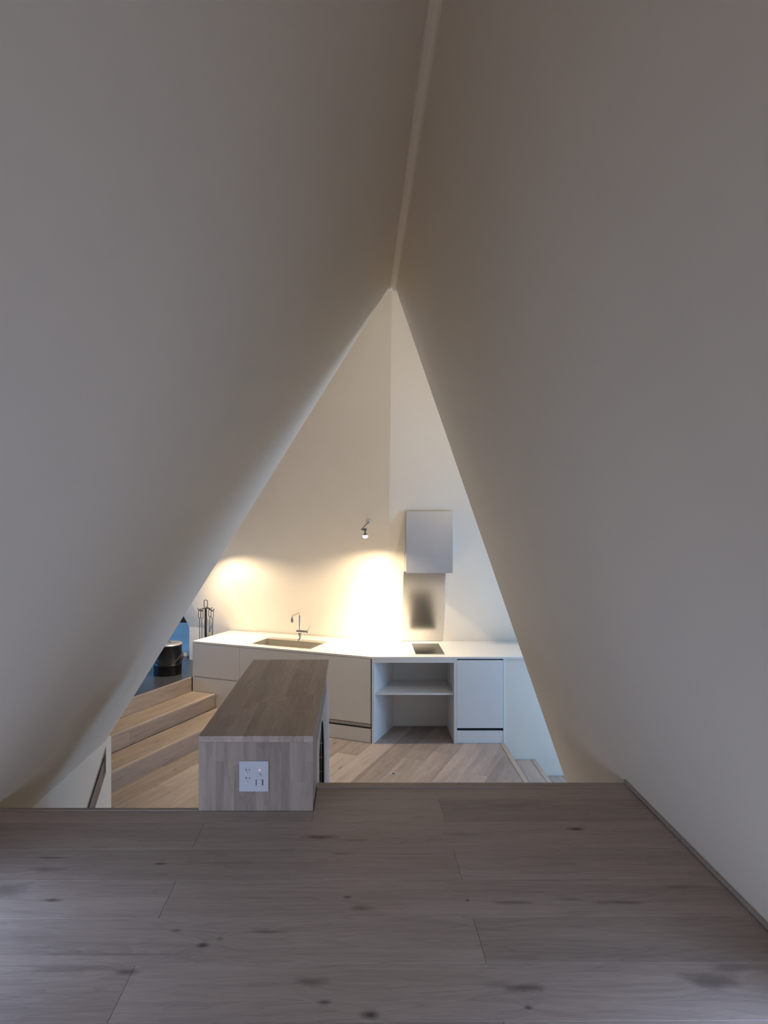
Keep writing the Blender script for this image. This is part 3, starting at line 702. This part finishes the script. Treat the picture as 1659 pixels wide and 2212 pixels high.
# front panel: upright staves
zf0, zf1 = 1.040, ZI-0.0252
wid = [rnd.uniform(.7, 1.25) for _ in range(14)]; tot = sum(wid); x = XI0
for wdt in wid:
    ww = wdt/tot*(XI1-XI0); cuts = [zf0]
    z = zf0+rnd.choice([0.0, rnd.uniform(.03, .24), rnd.uniform(.03, .24)])
    if z > zf0+.02: cuts.append(z)
    cuts.append(zf1)
    for a_, b_ in zip(cuts, cuts[1:]):
        bm = bmesh.new(); box(bm, -ww/2+.00003, ww/2-.00003, -.012, .012, -(b_-a_)/2+.00003, (b_-a_)/2-.00003)
        link('front_stave', bm, M_blockz_shaded, isl, loc=V(x+ww/2, YI0+.0125, (a_+b_)/2)-isl.location)
    x += ww
# right (visible) side: near oak leg panel, apron, white panel with arched grille
bm = bmesh.new(); box(bm, -.12, .12, -.009, .009, -1.345, 0)
bev(bm, .0005, 1)
link('end_panel', bm, M_block_lit, isl, loc=V(XI1-.010, YI0+.0255+.12, ZI-.026)-isl.location, rotz=math.pi/2)
bm = bmesh.new(); box(bm, -.42, .42, -.009, .009, -.092, 0); bev(bm, .0005, 1)
link('apron', bm, M_block_lit, isl, loc=V(XI1-.0102, YI0+.27+.42, ZI-.026)-isl.location, rotz=math.pi/2)
arch = [(3.17, .12), (3.615, .12), (3.615, .98)]
for k in range(1, 12):
    th = math.pi*k/12*0.86
    arch.append((3.36+.255*math.cos(th), .98+.255*math.sin(th)))
arch.append((3.17, 1.10))
bm = bmesh.new()
holed(bm, [(YI0+.27, .002), (4.30, .002), (4.135, 1.155), (3.93, 1.258), (YI0+.27, 1.258)], arch, XI1-.004, XI1-.001, 'x')
link('side_panel', bm, M_white, isl)
bm = bmesh.new()
box(bm, -.1990, -.1965, 3.500, 3.503, .10, 1.225)
for k in range(13): box(bm, XI1-.034, XI1-.0045, 3.498, 3.501, 1.084-.073*k, 1.0865-.073*k)
link('grille', bm, M_plate, isl)
bm = bmesh.new(); box(bm, XI1-.045, XI1-.035, 3.10, 3.70, .05, 1.25); box(bm, XI1-.035, XI1-.0045, 3.10, 3.169, .05, 1.25); box(bm, XI1-.035, XI1-.0045, 3.617, 3.70, .05, 1.25)
link('grille_recess', bm, M_gap, isl)
# far side, left side and inner divider (dark knee recess near the far end)
bm = bmesh.new(); box(bm, XI0+.001, XI0+.020, YI0+.026, YI1-.03, .001, ZI-.026); link('left_panel', bm, M_blockz_shaded, isl)
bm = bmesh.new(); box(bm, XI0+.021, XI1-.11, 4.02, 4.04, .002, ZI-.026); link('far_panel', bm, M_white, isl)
bm = bmesh.new(); box(bm, XI0+.021, XI1-.075, 3.60, 3.62, .002, ZI-.03); link('divider', bm, M_blockz_shaded, isl)
# socket and switch plate
px0, px1, pz0, pz1 = atd(517, 1709, YI0).x, atd(580, 1709, YI0).x, atd(517, 1709, YI0).z, atd(517, 1643.5, YI0).z
yf = YI0
bm = bmesh.new(); box(bm, px0, px1, yf-.0052, yf-.0002, pz0, pz1); bev(bm, .0012, 2)
pl = link('outlet_plate', bm, M_plate, isl)
pl['label'] = 'square white plate with two sockets, round dimmer and rocker switch'
def onp(x, y): return atd(500+x/16.59, 1620+y/16.59, yf)
def pbox(name, x0, y0, x1, y1, d0, d1, mat, b=0.0):
    a = onp(x0, y1); c = onp(x1, y0); bm = bmesh.new(); box(bm, a.x, c.x, yf-d1, yf-d0, a.z, c.z)
    if b: bev(bm, b, 1)
    o = link(name, bm, mat, None); o.parent = pl; o.location = (0, 0, 0)
    o.matrix_parent_inverse = Matrix.Identity(4); o.location = V(0, 0, 0); return o
YS = yf
for yy in (0, 293):
    bm = bmesh.new()
    for (x0, y0, x1, y1) in ((528, 658, 550, 738), (645, 668, 664, 732)):
        a = onp(x0, y1+yy); c = onp(x1, y0+yy); box(bm, a.x, c.x, yf-.0060, yf-.0050, a.z, c.z)
    q = onp(596, 808+yy); lathe(bm, [(0, 0), (.0016, 0), (.0016, .0010), (0, .0010)], 12, Matrix.Translation((q.x, yf-.0050, q.z)) @ Matrix.Rotation(math.pi/2, 4, 'X'))
    o = link('socket_slots', bm, M_slot, pl, loc=V(0, 0, 0))
pbox('socket_face', 485, 590, 700, 1235, .0050, .0056, M_plate, .0002).name = 'socket_face'
bm = bmesh.new(); q = onp(1000, 870); lathe(bm, [(0, 0), (.0062, 0), (.0058, .006), (.0045, .0066), (0, .0066)], 24, Matrix.Translation((q.x, yf-.0050, q.z)) @ Matrix.Rotation(math.pi/2, 4, 'X'))
link('dimmer_knob', bm, M_plate, pl, loc=V(0, 0, 0))
pbox('rocker_frame', 878, 1040, 1140, 1255, .0050, .0054, M_slot)
pbox('rocker_switch', 908, 1036, 1106, 1250, .0052, .0082, M_plate, .0004)
bm = bmesh.new(); q = onp(1013, 707); lathe(bm, [(0, 0), (.0024, 0), (.0018, .0012), (0, .0015)], 16, Matrix.Translation((q.x, yf-.0050, q.z)) @ Matrix.Rotation(math.pi/2, 4, 'X'))
link('indicator_light', bm, M_led, pl, loc=V(0, 0, 0))

# ---------------------------------------------------------------- floor socket ring
p = at(850, 1672, 0)
fr = thing('floor_outlet', (p.x, p.y, 0), 'small round metal outlet set in the kitchen floor right of the island', 'floor outlet')
bm = bmesh.new(); tube(bm, [(p.x+.0215*math.cos(2*math.pi*k/28), p.y+.0215*math.sin(2*math.pi*k/28), .003) for k in range(28)], .0032, 8, closed=True); link('ring', bm, M_plate, fr)
bm = bmesh.new(); lathe(bm, [(0, .0005), (.0182, .0005), (.0182, .0015), (0, .0015)], 24, Matrix.Translation((p.x, p.y, 0))); link('cover', bm, M_slot, fr)

# ---------------------------------------------------------------- bucket with lid
d = 7.70; bx, by = (362.5-PX)*d/F, d; z0 = .451; rad = 30.0*d/F
bk = thing('coal_bucket', (bx, by, z0), 'black round bucket with pale lid standing on the dark hearth floor', 'bucket')
bm = bmesh.new(); lathe(bm, [(rad*.97, z0), (rad*.985, z0+.01), (rad*.985, z0+.10), (rad*1.0, z0+.103), (rad*1.0, z0+.112), (rad*.985, z0+.115), (rad*.985, z0+.315), (rad, z0+.320), (rad, z0+.328)], 40, Matrix.Translation((bx, by, 0))); link('body', bm, M_bucket, bk, smooth=True)
bm = bmesh.new(); lathe(bm, [(rad*1.01, z0+.329), (rad*1.01, z0+.336), (rad*.97, z0+.343), (rad*.85, z0+.347), (0, z0+.348)], 40, Matrix.Translation((bx, by, 0))); link('lid', bm, M_lid, bk)
bm = bmesh.new(); tube(bm, bez([(bx-.05, by-.03, z0+.348), (bx-.03, by-.05, z0+.368), (bx+.02, by-.05, z0+.372), (bx+.045, by-.03, z0+.348)], 6), .004, 8); link('lid_handle', bm, M_iron, bk)
bm = bmesh.new()
hp = []
for k in range(15):
    th = R(-98+196*k/14)-math.pi/2
    hp.append((bx+(rad+.008+.012*math.cos(2*(th+math.pi/2)))*math.cos(th), by+(rad+.008)*math.sin(th), z0+.25-.12*math.cos((th+math.pi/2)*.9)))
tube(bm, hp, .004, 8); link('bail_handle', bm, M_iron, bk)
bm = bmesh.new(); tube(bm, bez([(bx+rad-.002, by-.01, z0+.255), (bx+rad+.016, by-.02, z0+.235), (bx+rad+.02, by-.03, z0+.19), (bx+rad+.004, by-.04, z0+.145)], 6), .005, 8); link('side_handle', bm, M_iron, bk)

# ---------------------------------------------------------------- fire tools
d = 8.02; ft = lambda x, y, dd=0: atd(x, y, d+dd)
cxm = ft(444.4, 1300).x
ts = thing('fire_tool_stand', (cxm, d, .451), 'black iron fireplace tool stand behind the left end of the counter', 'tool stand')
Tz = lambda y: atd(0, y, d).z
bm = bmesh.new(); lathe(bm, [(0, .451), (.085, .451), (.085, .460), (.02, .468), (0, .468)], 28, Matrix.Translation((cxm, d, 0))); link('base', bm, M_iron, ts)
bm = bmesh.new(); box(bm, cxm-.012, cxm+.012, d-.012, d+.012, .468, Tz(1315)); bev(bm, .002, 1); link('post', bm, M_iron, ts)
def loop(cx, cy, zt_, zb_, w_, r, rodend=None, ang=0.0):
    bm = bmesh.new(); pts = []
    hw = w_/2; c_, s_ = math.cos(ang), math.sin(ang)
    for k in range(9): th = math.pi*k/8; pts.append((hw*math.cos(th), zt_-hw+hw*math.sin(th)))
    pts.append((-hw, zb_+hw*1.4)); pts.append((-hw*.5, zb_+hw*.5)); pts.append((0, zb_)); pts.append((hw*.5, zb_+hw*.5)); pts.append((hw, zb_+hw*1.4))
    tube(bm, [(cx+p[0]*c_, cy+p[0]*s_, p[1]) for p in pts], r, 8, closed=True)
    if rodend is not None: tube(bm, [(cx, cy, zb_), (cx, cy, rodend)], r*1.05, 8)
    return bm
link('ring_handle', loop(cxm, d, Tz(1296), Tz(1314), .040, .0045), M_iron, ts)
spots = [(431.2, -.05, 1318, 1335.5), (436.0, -.10, 1319, 1337), (453.2, .07, 1316, 1333), (458.3, -.02, 1319, 1336.5)]
bm = bmesh.new()
for (x, dd, yt, yb) in spots:
    p = atd(x, yt, d+dd); s = 1 if x > 444 else -1
    a = V(cxm, d, Tz(1315.5)); m = V((a.x+p.x)/2, (a.y+p.y)/2, a.z+.012)
    tube(bm, bez([a, m, V(p.x-s*.004, p.y, p.z-.006), V(p.x+s*.012, p.y, p.z+.002), V(p.x+s*.024, p.y, p.z+.022)], 5), .0045, 8)
link('hook_arms', bm, M_iron, ts)
names = [('poker', 'black iron poker with loop handle, far left on the tool stand'),
         ('fire_shovel', 'black iron shovel with loop handle, second from left on the tool stand'),
         ('hearth_brush', 'hearth brush with pale ferrule hanging right of the stand post'),
         ('fire_tongs', 'black iron tongs with loop handle, far right on the tool stand')]
for (x, dd, yt, yb), (nm, lab) in zip(spots, names):
    dd_ = d+dd; X = atd(x, 0, dd_).x; z_t = atd(0, yt, dd_).z+.004; z_b = atd(0, yb, dd_).z
    rod = .56 if nm != 'hearth_brush' else atd(0, 1366, dd_).z
    t = thing(nm, (X, dd_, .55), lab, 'fire tool', 'fireplace tools on the stand')
    link('handle', loop(X, dd_, z_t, z_b, .027, .0036, rod, 0.3), M_iron, t)
    bm = bmesh.new()
    if nm == 'poker': tube(bm, [(X, dd_, .56), (X+.012, dd_, .54), (X, dd_, .50)], [.004, .005, .001], 8); M_ = M_iron; pn = 'tip'
    elif nm == 'fire_shovel': box(bm, X-.045, X+.045, dd_-.004, dd_+.004, .485, .565); bev(bm, .002, 1); M_ = M_iron; pn = 'blade'
    elif nm == 'hearth_brush': lathe(bm, [(.006, rod), (.016, rod-.006), (.017, rod-.014), (.0145, rod-.018), (.017, rod-.022), (.020, rod-.075), (.018, rod-.08), (0, rod-.08)], 18, Matrix.Translation((X, dd_, 0))); M_ = M_brass; pn = 'ferrule'
    else: tube(bm, [(X-.004, dd_, .60), (X-.018, dd_, .55), (X-.002, dd_, .495)], .004, 8); tube(bm, [(X+.004, dd_, .60), (X+.018, dd_, .55), (X+.002, dd_, .495)], .004, 8); M_ = M_iron; pn = 'jaws'
    link(pn, bm, M_, t)
    if nm == 'hearth_brush':
        bm = bmesh.new(); lathe(bm, [(.018, rod-.081), (.028, rod-.20), (.026, rod-.24), (0, rod-.24)], 18, Matrix.Translation((X, dd_, 0))); link('bristles', bm, M_bucket, t)
